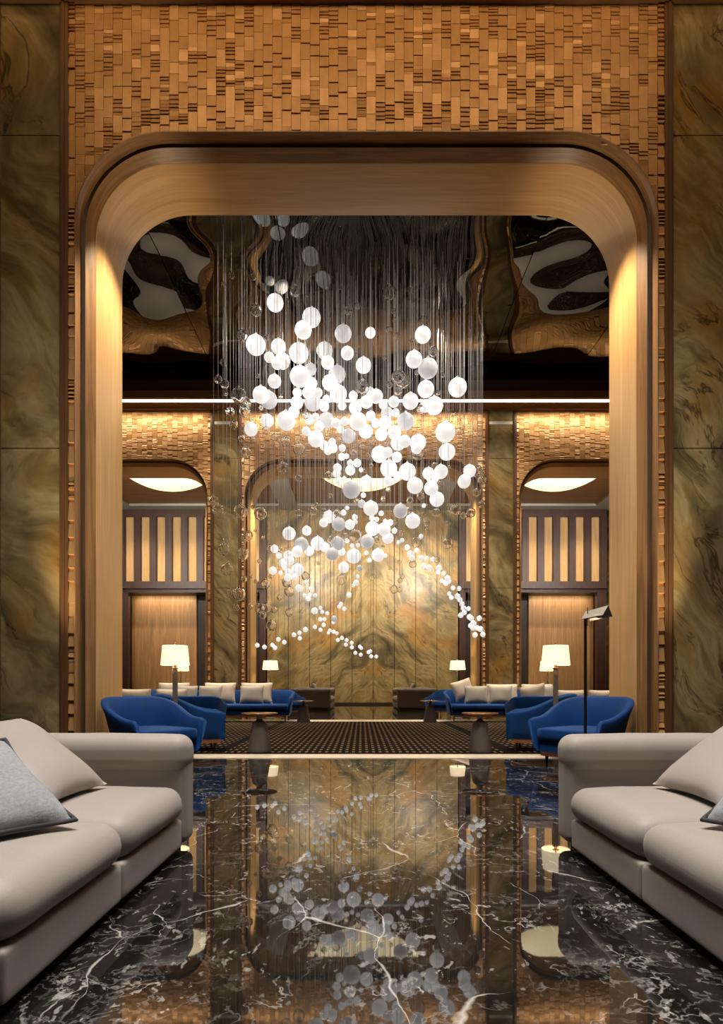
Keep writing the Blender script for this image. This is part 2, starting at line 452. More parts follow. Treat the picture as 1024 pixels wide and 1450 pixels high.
def cornice(y, x0, x1, sgn=-1, nlow=8.46, base=1):
    """wood band, light strip, wood band, dark band under the ceiling; sgn -1 faces -y"""
    def bx(d, z0, z1, d0=0):
        ya, yb = sorted((y+sgn*d0, y+sgn*d)); return MB().box(x0, x1, ya, yb, z0, z1)
    t = struct(bx(.13, nlow, 8.637).build('trim_%d' % base, MAT['wood_x']))
    ub = bx(.40, 8.80, 8.83); ya, yb = sorted((y+sgn*.30, y+sgn*.40)); ub.box(x0, x1, ya, yb, 8.63, 8.80)
    struct(ub.build('trim_%d' % (base+1), MAT['wood_x']))
    struct(bx(.2, 8.83, CEIL).build('trim_%d' % (base+2), MAT['oak_dark']))
    s = bx(.11, 8.638, 8.798, .04).build('light_strip', MAT['led'])
    return s

rnd = random.Random(11)
# floor: one plane of polished marble with large slab joints
f = struct(MB().box(-12.2, 12.2, -4.5, 31.2, -.1, 0).build('floor', MAT['marble']))
# ---------------- near wall
w1 = wall_core('wall_front', Y1A, Y1B, [0], 12, CEIL, MAT['plaster'])
tiles('tile_cladding', w1, Y1A, -W_OUT, W_OUT, 62, arch_z, 8.6, MAT['tile'], rnd)
for s in (-1, 1):
    x = sorted((s*W_OUT, s*3.335))
    tiles('tile_strip', w1, Y1A, x[0], x[1], 1, lambda x: 0.0, 8.6, MAT['tile'], rnd, relief=1.9)
    pilaster(w1, s*3.76, Y1A, 8.6, rnd)
    x = sorted((s*4.19, s*4.265)); tiles('tile_strip', w1, Y1A, x[0], x[1], 1, lambda x: 0.0, 8.6, MAT['tile'], rnd, relief=1.9)
    x = sorted((s*4.265, s*12)); MB().box(x[0], x[1], Y1A-.02, Y1A, 0, 8.5).build('wood_panelling', MAT['wall_wood'], w1)
    x = sorted((s*3.27, s*12)); MB().box(x[0], x[1], Y1B, Y1B+.02, 0, 8.5).build('wood_panelling', MAT['wall_wood'], w1)
MB().box(-3.27, 3.27, Y1B, Y1B+.02, 7.14, 8.5).build('wood_panelling', MAT['wall_wood'], w1)
def arch_frame(parent, cx, ya, yb):
    arch_strip('outer_band', cx, [(0, ya-.045), (.012, ya-.045), (.012, ya+.11)], MAT['oak_band'], parent)
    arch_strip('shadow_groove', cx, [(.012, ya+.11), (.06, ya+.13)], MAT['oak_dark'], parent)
    arch_strip('face_band', cx, [(.06, ya+.10), (.12, ya+.235)], MAT['oak_band'], parent)
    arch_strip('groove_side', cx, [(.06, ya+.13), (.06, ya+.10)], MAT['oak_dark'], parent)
    arch_strip('reveal', cx, [(.12, ya+.235), (.125, ya+.24), (.125, yb-.01), (.115, yb+.025), (0, yb+.025)], MAT['oak'], parent)
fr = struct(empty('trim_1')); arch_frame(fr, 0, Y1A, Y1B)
strips = [cornice(Y1A, -12, 12, -1, 8.575, 2)]
tag(strips[0], 'long white light strip in the wood cornice above the near tiled arch', 'light strip', 'light strips')
s = cornice(Y1B+.02, -12, 12, 1, 8.46, 5); tag(s, 'long white light strip on the rear side of the near arch wall', 'light strip', 'light strips')
# ---------------- far wall with three arches
w2 = wall_core('wall_middle', Y2A, Y2B, [-BAY, 0, BAY], 12, CEIL, MAT['plaster'])
for c in (-BAY, 0, BAY):
    tiles('tile_cladding', w2, Y2A, c-W_OUT, c+W_OUT, 47, lambda x, c=c: arch_z(x-c), 8.47, MAT['tile'], rnd, .85)
    for s in (-1, 1):
        x = sorted((c+s*W_OUT, c+s*3.335)); tiles('tile_strip', w2, Y2A, x[0], x[1], 1, lambda x: 0.0, 8.47, MAT['tile'], rnd, .85, relief=1.9)
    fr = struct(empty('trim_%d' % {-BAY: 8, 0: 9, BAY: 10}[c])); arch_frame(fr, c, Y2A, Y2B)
for s in (-1, 1):
    pilaster(w2, s*3.76, Y2A, 8.47, rnd); pilaster(w2, s*11.28, Y2A, 8.47, rnd)
    MB().box(s*3.76-.32, s*3.76+.32, Y2A-.026, Y2A-.018, 8.08, 8.16).build('pale_bar', MAT['off_white'], w2)  # plain off-white bar across the upper stone slab
s = cornice(Y2A, -11.6, 11.6, -1, 8.46, 11); tag(s, 'bright white light strip across the top of the far tiled wall under the mirrored ceiling', 'light strip', 'light strips')
# ---------------- side walls, ceilings
struct(MB().box(-12.2, -12, Y1B, YF+1.2, 0, HF).build('wall_left', MAT['stone']))
struct(MB().box(12, 12.2, Y1B, YF+1.2, 0, HF).build('wall_right', MAT['stone']))
struct(MB().box(-7.2, -7, -4.5, Y1A, 0, CEIL).build('wall_left_front', MAT['dark_panel']))
struct(MB().box(7, 7.2, -4.5, Y1A, 0, CEIL).build('wall_right_front', MAT['dark_panel']))
struct(MB().box(-7.2, 7.2, -4.5, Y1B, CEIL, CEIL+.1).build('ceiling_front', MAT['plaster']))
# mirrored, gently rippled ceiling panels over the middle room
cl = struct(empty('ceiling'))
edges = [-12, -11.07, -8.69, -6.31, -3.93, -1.55, .83, 3.22, 5.6, 7.98, 10.36, 12]
def ripple(x, y):
    return .0125*math.sin(1.9*x+.9*math.sin(1.1*y+.4)+.3) + .011*math.sin(2.1*y+1.1*math.sin(1.5*x+1.2)) + .006*math.sin(3.3*x-2.6*y+.8) + .004*math.sin(4.7*y+2.3*x)
for a, b in zip(edges, edges[1:]):
    mb = MB(); a2, b2 = a+.009, b-.009; nx, ny = 22, 80; v = []
    for j in range(ny+1):
        for i in range(nx+1):
            x = a2+(b2-a2)*i/nx; y = Y1B+.02+(Y2A-Y1B-.02)*j/ny; v.append((x, y, CEIL+ripple(x, y)*min(1, (Y2A-y)/1.2)))
    mb.add(v, [(j*(nx+1)+i, (j+1)*(nx+1)+i, (j+1)*(nx+1)+i+1, j*(nx+1)+i+1) for j in range(ny) for i in range(nx)])
    mb.build('mirror_panel', MAT['mirror'], cl, smooth=True)
MB().box(-12, 12, Y1B, Y2A, CEIL+.05, CEIL+.1).build('panel_backing', MAT['seam'], cl)
# far lounge ceiling: grey plaster with three brown trays
c2 = struct(MB().box(-12, 12, Y2B, YF+1.2, HF+.3, HF+.4).build('ceiling_far', MAT['plaster']))
xs = [-12] + sum([[c-3.55, c+3.55] for c in (-BAY, 0, BAY)], []) + [12]
xs = [-12, -11.07, -3.97, -3.1, 3.1, 3.97, 11.07, 12]
for k in range(0, 8, 2): MB().box(xs[k], xs[k+1], Y2B, YF, HF, HF+.3).build('ceiling_margin', MAT['grey_ceiling'], c2)
for k in range(1, 7, 2):
    MB().box(xs[k], xs[k+1], 28.75, YF, HF, HF+.3).build('ceiling_margin', MAT['grey_ceiling'], c2)
    MB().box(xs[k], xs[k+1], Y2B, 18.6, HF, HF+.3).build('ceiling_margin', MAT['grey_ceiling'], c2)
    MB().box(xs[k], xs[k+1], 18.6, 28.75, HF+.1, HF+.3).build('wood_tray', MAT['wood_x'], c2)
# far wall: stone panels in the middle, wood recesses either side
w3 = struct(MB().box(-4.65, 4.65, YF, YF+1.1, 0, HF).build('wall_back', MAT['seam']))
for k in range(9):
    x = -4.65+k*1.0333
    MB().box(x+.012, x+1.0213, YF-.03, YF, .1, HF).build('stone_panel', MAT['stone_far'], w3)
struct(MB().box(-4.65, 4.65, YF-.035, YF, 0, .1).build('baseboard_back', MAT['dark_panel']))
w4 = struct(MB().box(-12, 12, YF+1.1, YF+1.2, 0, HF).build('wall_recess', MAT['dark_panel']))
for s in (-1, 1):
    x = sorted((s*8.35, s*11.6)); MB().box(x[0], x[1], YF+.95, YF+1.1, 0, 5.45).build('wood_panelling', MAT['wall_wood'], w4)
    x = sorted((s*4.65, s*12)); MB().box(x[0], x[1], YF+.3, YF+1.1, 5.45, HF).build('recess_header', MAT['dark_panel'], w4)
# carpet and pale thresholds
struct(MB().box(-11.9, 11.9, 7.83, 8.27, 0, .008).build('trim_14', MAT['pale']))
struct(MB().box(-11.9, 11.9, 15.5, 16.45, 0, .008).build('trim_15', MAT['pale']))
tag(MB().box(-11.8, 11.8, 8.27, 15.5, 0, .016).build('carpet', MAT['carpet']), 'dark brown carpet with rows of beige dashes filling the middle room floor', 'carpet')
# slatted screens of dark wood with lit panels
for s in (-1, 1):
    r = empty('timber_screen', (0, 0, 0))
    tag(r, 'dark wood screen of tall lit panels high on the far wall, %s bay' % ('left' if s < 0 else 'right'), 'screen', 'timber screens')
    x0, x1 = 4.7, 11.85; n = 9; p = (x1-x0-.3)/n
    fm = MB()
    xx = lambda a, b: sorted((s*a, s*b))
    a = xx(x0, x1); fm.box(a[0], a[1], YF-.12, YF+.2, 9.12, HF); fm.box(a[0], a[1], YF-.12, YF+.2, 5.75, 5.98); fm.box(a[0], a[1], YF-.2, YF+.2, 5.62, 5.75); fm.box(a[0], a[1], YF-.06, YF+.25, 5.45, 5.62)
    fm.build('frame', MAT['screen_wood'], r)
    for k in range(n+1):
        c = x0+.15+k*p; a = xx(c-.155, c+.155); mm = MB().box(a[0], a[1], YF-.12, YF+.1, 5.98, 9.12)
        a = xx(c-.185, c+.185); mm.box(a[0], a[1], YF-.06, YF+.1, 5.98, 9.12); mm.build('mullion', MAT['screen_wood'], r)
    for k in range(n):
        c = x0+.15+(k+.5)*p; a = xx(c-p/2+.16, c+p/2-.16)
        MB().box(a[0], a[1], YF+.02, YF+.08, 5.98, 9.12).build('panel', MAT['panel'], r)
    for xa, xb in ((x0, x0+.3), (x1-.45, x1)):
        a = xx(xa, xb); MB().box(a[0], a[1], YF-.05, YF+.25, 0, 5.45).build('post', MAT['screen_wood'], r)
# pale rugs on the far lounge floor, mirrored in the rippled ceiling
for s in (-1, 1):
    x = sorted((s*4.6, s*10.4)); tag(MB().box(x[0], x[1], 26.0, 28.9, 0, .012).build('lounge_rug', MAT['grey_rug']), 'pale grey rug on the far lounge floor, %s bay, mirrored in the dark ceiling' % ('left' if s < 0 else 'right'), 'rug', 'far lounge rugs')
# opal ceiling bowls
for i, c in enumerate((-BAY, 0, BAY)):
    r = tag(empty('ceiling_lamp', (c, 23.2, HF+.1)), 'shallow glowing opal bowl on the ceiling behind the %s far arch' % ('left', 'central', 'right')[i], 'ceiling lamp', 'ceiling bowls')
    R = 2.76; pr = [(R*math.sin(a), -1.07+R*(1-math.cos(a))) for a in [k*.0765 for k in range(13)]]
    pr[0] = (0.0005, pr[0][1])
    MB().lathe(pr, 56, cap=False).build('diffuser', MAT['bowl'], r, smooth=True)
    MB().lathe([(2.2,-.1),(2.2,-.1),(2.2,0),(2.12,0)], 56, cap=False).build('rim', MAT['brass'], r, smooth=True, angle=30)
# ================================================================= furniture
def smooth01(t):
    t = max(0, min(1, t)); return t*t*(3-2*t)

# ---------------- low modular sofas
def lounge_sofa(label, group, mat, s, x, y, L=3.02, arm=.225, depth=1.28, scale=1.0):
    """front face in the plane x = 0, body towards s*x; y runs from 0 to L"""
    r = tag(empty('lounge_sofa', (x, y, 0)), label, 'sofa', group); r.scale = (scale,)*3
    X = lambda a, b: sorted((s*a, s*b))
    n = 3; w = (L-2*arm)/n
    a = X(.07, depth-.07); MB().box(a[0], a[1], .06, L-.06, 0, .05).build('plinth', MAT['dark_panel'], r)
    for k in range(n):
        y0 = arm+k*w; a = X(.012, depth-.2)
        MB().rbox(a[0], a[1], y0+.004, y0+w-.004, .035, .195, .018, n=5).build('base', mat, r, smooth=True)
        a = X(-.005, depth-.28)
        MB().rbox(a[0], a[1], y0+.003, y0+w-.003, .192, .375, .085, puff=.035, n=10, side=.01, seg=5, wr=.0012, seed=k).build('seat_cushion', mat, r, smooth=True)
        a = X(depth-.46, depth-.2)
        mb = MB().rbox(-.13, .13, y0+.01, y0+w-.01, -.16, .17, .10, puff=.02, n=8, side=.015, seg=5)
        M = Matrix.Translation((s*(depth-.32), 0, .51)) @ Matrix.Rotation(s*math.radians(10), 4, 'Y'); mb.xform(M)
        mb.build('back_cushion', mat, r, smooth=True)
    for y0 in (0, L-arm):
        a = X(-.002, depth)
        inn = .03 if y0 == 0 else -.03
        ya, yb = (y0, y0+arm-.03) if y0 == 0 else (y0+.03, y0+arm)
        mb = MB().rbox(a[0]+.004, a[1]-.004, ya+.004, yb-.004, .035, .60, .05, n=8, seg=5); mb.build('arm', mat, r, smooth=True)
        MB().rbox(a[0], a[1], y0, y0+arm, .452, .655, .075, puff=.014, n=10, side=.006, seg=6, wr=.0012, seed=5).build('arm_pad', mat, r, smooth=True)
    a = X(depth-.2, depth); MB().rbox(a[0], a[1], arm, L-arm, .035, .64, .06, n=8, seg=4).build('backrest', mat, r, smooth=True)
    return r
lounge_sofa('large taupe sofa on the left, nearest the camera, with a grey knit cushion', 'foreground sofas', MAT['taupe'], -1, -1.055, .63)
lounge_sofa('large taupe sofa on the right, nearest the camera, with a grey knit cushion', 'foreground sofas', MAT['taupe'], 1, 1.115, .63)
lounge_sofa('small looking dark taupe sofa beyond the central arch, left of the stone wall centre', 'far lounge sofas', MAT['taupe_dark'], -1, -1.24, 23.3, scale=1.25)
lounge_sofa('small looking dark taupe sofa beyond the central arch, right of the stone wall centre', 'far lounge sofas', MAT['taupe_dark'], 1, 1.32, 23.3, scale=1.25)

# ---------------- cushions
def cushion(name, label, group, corner, b, u, w, h, T, mat, piping=None, seed=0, scat='cushion', n=18):
    """soft square cushion: corner, direction along the bottom, direction up"""
    b = Vector(b).normalized(); u = Vector(u); u = (u-b*u.dot(b)).normalized(); nn = b.cross(u)
    c = Vector(corner) + b*(w/2) + u*(h/2)
    rr = random.Random(seed); ph = [rr.uniform(0, 6) for _ in range(6)]
    mb = MB(); vs = []; fs = []
    def P(i, j, side):
        a, d = -1+2*i/n, -1+2*j/n
        # denser near the rim
        a = math.sin(a*PI/2)*.5+a*.5; d = math.sin(d*PI/2)*.5+d*.5
        xx = a*w/2*(1-.075*(1-d*d)); yy = d*h/2*(1-.075*(1-a*a))
        t = T/2*max(0, (1-a**4)*(1-d**4))**.55
        t *= 1 + .10*math.sin(3*a+ph[0])*math.sin(2.6*d+ph[1])
        t += T*.03*math.sin(7*a*d+4*a+ph[2])*(1-a*a)*(1-d*d)
        # pinch folds running in from the corners
        t -= T*.05*math.exp(-((abs(a)-abs(d))*6)**2)*max(0, abs(a)-.35)
        return c + b*xx + u*yy + nn*(side*t)
    for side in (1, -1):
        for j in range(n+1):
            for i in range(n+1): vs.append(P(i, j, side))
    N = (n+1)**2
    for j in range(n):
        for i in range(n):
            q = (j*(n+1)+i, j*(n+1)+i+1, (j+1)*(n+1)+i+1, (j+1)*(n+1)+i)
            fs.append(q); fs.append(tuple(N+k for k in q[::-1]))
    mb.add(vs, fs)
    org = Vector((c.x, c.y, c.z)); mb.v = [tuple(Vector(p)-org) for p in mb.v]
    o = mb.build(name, mat, None, smooth=True, loc=org)
    bm = bmesh.new(); bm.from_mesh(o.data); bmesh.ops.remove_doubles(bm, verts=bm.verts, dist=1e-5); bmesh.ops.recalc_face_normals(bm, faces=bm.faces); bm.to_mesh(o.data); bm.free()
    for p in o.data.polygons: p.use_smooth = True
    tag(o, label, scat, group)
    if piping:
        pts = [P(i, 0, 1) for i in range(n)] + [P(n, j, 1) for j in range(n)] + [P(i, n, 1) for i in range(n, 0, -1)] + [P(0, j, 1) for j in range(n, 0, -1)]
        MB().tube([p-org for p in pts], piping, 8, closed=True).build('piping', MAT['knit_trim'], o, smooth=True)
    return o
for s, dx, side in ((-1, 0, 'left'), (1, .105, 'right')):
    Q = lambda x, y, z: (s*(x) + (dx if s > 0 else 0), y, z)
    # taupe cushion leaning on the back cushions, grey knit one in front of it
    if s < 0:
        cushion('sofa_cushion', 'plain taupe cushion leaning against the back of the near left sofa', 'taupe sofa cushions', Q(1.40,3.20,.424), (s*.04,-1,0), (s*.46,-.03,.34), .56, .58, .15, MAT['taupe'], seed=3)
        cushion('knit_cushion', 'grey knit cushion with dark piping on the near left sofa', 'grey knit cushions', Q(1.16,2.34,.425), (s*.50,-.86,0), (s*.50,.13,.30), .56, .56, .16, MAT['knit'], .009, seed=4)
    else:
        cushion('sofa_cushion', 'plain taupe cushion leaning against the back of the near right sofa', 'taupe sofa cushions', Q(1.40,2.64,.424), (s*-.04,1,0), (s*.46,-.03,.34), .56, .58, .15, MAT['taupe'], seed=5)
        cushion('knit_cushion', 'grey knit cushion with dark piping on the near right sofa', 'grey knit cushions', Q(1.44,1.858,.425), (-s*.50,.86,0), (s*.50,.13,.30), .56, .56, .16, MAT['knit'], .009, seed=6)

# ---------------- blue velvet tub chairs and sofas
def u_path(w, d, r, n=10, m=8):
    p = [(-w/2, -d/2+(d-r)*k/m) for k in range(m)]
    p += [(-w/2+r-r*math.cos(PI/2*k/n), d/2-r+r*math.sin(PI/2*k/n)) for k in range(n+1)]
    q = [(-x, y) for x, y in p][::-1]
    return p + [(x*(w/2-r)*.98, d/2) for x in (-.5, 0, .5)] + q
def tub_shell(w, d, r, hb, ha, z0, th, flare, power=1.0):
    p = u_path(w, d, r); n = len(p); mb = MB(); vs = []; fs = []; K = 11
    for i, (x, y) in enumerate(p):
        a, b = p[max(0, i-1)], p[min(n-1, i+1)]
        t = Vector((b[0]-a[0], b[1]-a[1], 0)).normalized(); nn = Vector((t.y, -t.x, 0))
        if nn.dot(Vector((-x, -(y), 0))) < 0 and abs(x) > .01: pass
        s = (y+d/2)/d; h = ha+(hb-ha)*smooth01(s*1.05-.02)**(1.5 if hb-ha > .22 else power)
        lean = .05*smooth01(s)                     # the top rolls outwards at the back
        e = max(0, 1-abs(y+d/2)/.08); h -= .03*e*e  # rounded front end of the arm
        P = Vector((x, y, 0)); tt = th*(1-.25*e)
        prof = [(flare, z0), (flare*.55, z0+(h-z0)*.35), (flare*.15-lean*.3, z0+(h-z0)*.75), (-lean, h-tt*.45), (-lean+tt*.12, h-tt*.12), (-lean+tt*.42, h), (-lean+tt*.75, h-tt*.06), (-lean+tt, h-tt*.35), (tt+.01, z0+(h-z0)*.72), (tt+.035, z0+(h-z0)*.4), (tt+.04, z0)]
        for o, z in prof: vs.append(P + nn*o + Vector((0, 0, z)))
    for i in range(n-1):
        for k in range(K):
            k2 = (k+1) % K; fs.append((i*K+k, (i+1)*K+k, (i+1)*K+k2, i*K+k2))
    fs.append(tuple(range(K))); fs.append(tuple((n-1)*K+k for k in range(K-1, -1, -1)))
    mb.add(vs, fs); return mb
def plan_cushion(w, d, r, z0, z1, rr, front=.0, puff=.02):
    """seat with a rounded back, closed straight front"""
    p = u_path(w, d, r, 8, 6); p = [(x, y if y > -d/2+1e-6 else y-front) for x, y in p]
    fx = [(p[-1][0]+(p[0][0]-p[-1][0])*k/8, p[-1][1]-.02*math.sin(PI*k/8)) for k in range(1, 8)]
    ring = p + fx; n = len(ring); c = Vector((0, -front/2, 0))
    rows = [(0, z0)] + [(0, z0+(z1-rr-z0)*k/2) for k in (1, 2)] + [(rr*(1-math.cos(a)), z1-rr+rr*math.sin(a)) for a in (PI/6, PI/3, PI/2)]
    vs = []; fs = []
    for o, z in rows:
        for x, y in ring:
            vs.append((x*(1-o/(w/2)), y*(1-o/(d/2)), z))
    m = len(rows)
    for k, (sc, dz) in enumerate(((.75, .6), (.45, .9), (.15, 1.0))):
        for x, y in ring: vs.append((x*(1-rr/(w/2))*sc, y*(1-rr/(d/2))*sc, z1+puff*dz))
    m += 3
    for j in range(m-1):
        for i in range(n):
            i2 = (i+1) % n; fs.append((j*n+i, j*n+i2, (j+1)*n+i2, (j+1)*n+i))
    fs.append(tuple((m-1)*n+i for i in range(n))); fs.append(tuple(range(n-1, -1, -1)))
    mb = MB(); mb.add(vs, fs); return mb
def tub_seat(name, label, cat, group, x, y, deg, w=.95, d=.90, r=.40, hb=.81, ha=.565, seats=1, z0=.17):
    o = tag(empty(name, (x, y, .017 if 8.3 < y < 15.6 else .017 if 15.6 < y < 16 else 0), math.radians(deg)), label, cat, group)
    th = .072
    tub_shell(w, d, r, hb, ha, z0, th, .11 if seats == 1 else .07).build('shell', MAT['blue'], o, smooth=True)
    sb = plan_cushion(w-2*th-.09, d-th-.10, max(.1, r-th-.04), z0, .30, .02); sb.xform(Matrix.Translation((0, -.02, 0))); sb.build('seat_base', MAT['blue'], o, smooth=True, angle=40)
    sw = (w-2*th-.09)
    if seats == 1:
        sc = plan_cushion(sw, d-th-.08, max(.1, r-th-.04), .302, .445, .03, .025); sc.xform(Matrix.Translation((0, -.02, 0))); sc.build('seat_cushion', MAT['blue'], o, smooth=True)
    else:
        for k in range(seats):
            x0 = -sw/2+k*sw/seats
            MB().rbox(x0+.003, x0+sw/seats-.003, -d/2-.01, d/2-th-.12, .302, .44, .05, puff=.012, n=6).build('seat_cushion', MAT['blue'], o, smooth=True)
    MB().box(-w/2+.14, w/2-.14, -d/2+.06, d/2-.16, z0-.05, z0).build('plinth_frame', MAT['copper'], o)
    for sx in (-1, 1):
        for sy in (-1, 1):
            lx, ly = sx*(w/2-.17), sy*(d/2-.17)-.03
            MB().lathe([(.012, 0), (.02, z0-.05)], 12, (lx, ly, 0)).build('leg', MAT['black_metal'], o, smooth=True, angle=40)
    return o
tub_seat('tub_armchair', 'blue velvet tub armchair just behind the near left sofa, seat turned towards the middle', 'armchair', 'blue tub armchairs', -2.545, 7.12, 52)
tub_seat('tub_armchair', 'blue velvet tub armchair just behind the near right sofa, under the black reading lamp', 'armchair', 'blue tub armchairs', 2.57, 7.12, -52)
tub_seat('tub_armchair', 'blue velvet tub armchair on the left turned away, beyond the lamp beside the carpet edge', 'armchair', 'blue tub armchairs', -2.52, 8.75, 108)
tub_seat('tub_armchair', 'blue velvet tub armchair on the right turned away, beyond the lamp beside the carpet edge', 'armchair', 'blue tub armchairs', 2.53, 8.75, -108)
tub_seat('tub_armchair', 'distant blue armchair inside the central far arch behind the end of the left long sofa', 'armchair', 'blue tub armchairs', -2.42, 18.75, 40)
tub_seat('tub_armchair', 'distant blue armchair inside the central far arch behind the end of the right long sofa', 'armchair', 'blue tub armchairs', 2.52, 18.75, -40)
tub_seat('velvet_sofa', 'long blue velvet sofa with beige and grey cushions against the far left pillar', 'sofa', 'blue velvet sofas', -3.80, 15.75, 0, w=3.95, d=1.0, r=.42, hb=.80, ha=.62, seats=2)
tub_seat('velvet_sofa', 'long blue velvet sofa with beige and grey cushions against the far right pillar', 'sofa', 'blue velvet sofas', 3.85, 15.75, 0, w=3.45, d=1.0, r=.42, hb=.80, ha=.62, seats=2)
tub_seat('velvet_sofa', 'blue velvet sofa seen from behind, left edge of the carpet, beige cushions over its back', 'sofa', 'blue velvet sofas', -4.0, 11.2, 180, w=2.7, d=1.0, r=.42, hb=.74, ha=.6, seats=2)
tub_seat('velvet_sofa', 'blue velvet sofa seen from behind, right edge of the carpet, beige cushions over its back', 'sofa', 'blue velvet sofas', 4.05, 11.2, 180, w=2.7, d=1.0, r=.42, hb=.74, ha=.6, seats=2)
# cushions on the long sofas (lean on the sofa backs, facing the camera)
def back_cush(px, d, w, h, mat, tilt, z, label, group, roll=0.0, sd=0):
    x = ax(px, d); u = Vector((math.sin(roll), tilt, 1)).normalized(); b = Vector((math.cos(roll), 0, -math.sin(roll)))
    cushion('linen_cushion', label, group, Vector((x, d, z)) - b*(w/2), b, u, w, h, .17, mat, seed=sd, n=12)
G1 = 'cushions on the blue sofas'
L_ = ['large beige linen cushion, %s on the long left blue sofa', 'small grey linen cushion, %s on the long left blue sofa']
R_ = ['large beige linen cushion, %s on the long right blue sofa', 'small grey linen cushion, %s on the long right blue sofa']
for px, big, word in ((363, 1, 'rightmost'), (311, 1, 'second from the right end'), (245, 1, 'third from the right end')):
    back_cush(px, 15.84, .84, .56, MAT['beige'], .2, .47, L_[0] % word, G1, 0, px)
for px, word in ((356, 'rightmost'), (297, 'second from the right end'), (262, 'third from the right end')):
    back_cush(px, 15.5, .62, .48, MAT['greycush'], .26, .47, L_[1] % word, G1, 0, px)
for px, word, roll in ((660, 'leftmost and slumped', -.3), (712, 'second from the left end', 0), (762, 'third from the left end', 0)):
    back_cush(px, 15.84 if roll == 0 else 15.8, .84 if roll == 0 else .54, .52, MAT['beige'], .2, .47 if roll == 0 else .59, R_[0] % word, G1, roll, px)
for px, word in ((675, 'leftmost'), (710, 'second from the left end'), (770, 'third from the left end')):
    back_cush(px, 15.5, .62, .48, MAT['greycush'], .26, .47, R_[1] % word, G1, 0, px)
for px, w, word in ((193, .60, 'outer'), (245, .60, 'inner')):
    back_cush(px, 11.06, w, .42, MAT['beige'], -.15, .47, 'pale beige cushion behind the left blue armchairs, %s one of two' % word, G1, 0, px)
for px, w, word, roll in ((852, .55, 'outermost', 0), (806, .60, 'middle', 0), (757, .50, 'innermost and tilted', -.2)):
    back_cush(px, 11.06 if roll == 0 else 11.2, w, .40 if roll == 0 else .36, MAT['beige'], -.15, .47 if roll == 0 else .60, 'pale beige cushion behind the right blue armchairs, %s one of three' % word, G1, roll, px)
for px, sx, word in ((441, -1, 'left'), (592, 1, 'right')):
    cushion('linen_cushion', 'small pale cushion on the distant dark sofa %s of the stone wall' % word, 'cushions on the distant sofas', (sx*1.88+(.06 if sx > 0 else -.02), 24.0, .545), (0,1,0), (sx*.22,0,1), .7, .5, .2, MAT['greycush'], seed=px, n=10)

# ---------------- lamps and tables
def floor_lamp(x, y, H, label, rs=.185, pole=.03):
    o = tag(empty('floor_lamp', (x, y, 0)), label, 'floor lamp', 'white shaded floor lamps')
    MB().lathe([(.14, 0), (.14, .014), (.13, .02), (0.001, .022)], 32).build('base', MAT['grey_metal'], o, smooth=True, angle=40)
    MB().rbox(-pole, pole, -pole*.6, pole*.6, .02, H-.36, .004, n=1, seg=2).build('pole', MAT['grey_metal'], o)
    MB().lathe([(.022, H-.36), (.04, H-.355), (.04, H-.345), (.018, H-.34), (.018, H-.31), (.045, H-.305), (.045, H-.295), (.012, H-.29), (.012, H-.05)], 20).build('neck', MAT['brass'], o, smooth=True, angle=40)
    h0, h1 = H-.31, H-.05
    MB().lathe([(rs, h0), (rs*.87, h1), (rs*.87-.005, h1), (rs-.005, h0), (rs, h0)], 40, cap=False).build('shade', MAT['shade'], o, smooth=True, angle=50)
    MB().lathe([(.006, h1-.03), (.006, h1+.01), (.012, h1+.025), (.006, h1+.04), (.001, h1+.045)], 12).build('finial', MAT['brass'], next(c for c in o.children if c.name.startswith('shade')), smooth=True)
    li = bpy.data.lights.new('lamp_glow', 'POINT'); li.energy = 9 if y < 10 else 14; li.color = (1, .78, .5); li.shadow_soft_size = .06
    lo = bpy.data.objects.new('bulb', li); COL.objects.link(lo); lo.parent = o; lo.location = (0, 0, H-.17)
    return o
floor_lamp(ax(248, 7.98), 7.98, 1.52, 'white shaded floor lamp with grey pole between the two left blue armchairs')
floor_lamp(ax(787, 7.98), 7.98, 1.52, 'white shaded floor lamp with grey pole between the two right blue armchairs')
floor_lamp(ax(383, 17.4), 17.4, 1.70, 'small looking white shaded floor lamp in the central far arch beside the left jamb', .23, .02)
floor_lamp(ax(648, 17.4), 17.4, 1.70, 'small looking white shaded floor lamp in the central far arch beside the right jamb', .23, .02)
floor_lamp(ax(256, 16.3), 16.3, 1.64, 'white lamp half hidden behind the near left lamp, beyond the long blue sofa', .22, .02)
floor_lamp(ax(776, 16.3), 16.3, 1.64, 'white lamp half hidden behind the near right lamp, beyond the long blue sofa', .22, .02)
def side_table(x, y, label, k=1.0):
    o = tag(empty('side_table', (x, y, 0)), label, 'side table', 'conical side tables'); z0 = 0.017
    MB().lathe([(.168, z0), (.17, z0+.01), (.105, .40), (.095, .43), (.05, .455), (.034, .475), (.034, .50), (.05, .52), (.075, .533)], 40).build('base', MAT['bronze_base'], o, smooth=True, angle=35)
    MB().lathe([(.075, .533), (.235, .54), (.25, .548), (.25, .556), (.246, .56), (.001, .56)], 48).build('tabletop', MAT['bronze_top'], o, smooth=True, angle=35)
    MB().lathe([(.252, .545), (.255, .552), (.252, .559)], 48, cap=False).build('rim', MAT['copper'], next(c for c in o.children if c.name.startswith('tabletop')), smooth=True)
    o.scale = (k,)*3; return o
side_table(ax(367.5, 8.5), 8.5, 'dark conical side table with bronze top on the near left edge of the carpet')
side_table(ax(680, 8.5), 8.5, 'dark conical side table with bronze top on the near right edge of the carpet')
side_table(ax(430, 15.3), 15.3, 'distant dark conical side table on the far left edge of the carpet')
side_table(ax(609, 15.3), 15.3, 'distant dark conical side table on the far right edge of the carpet')
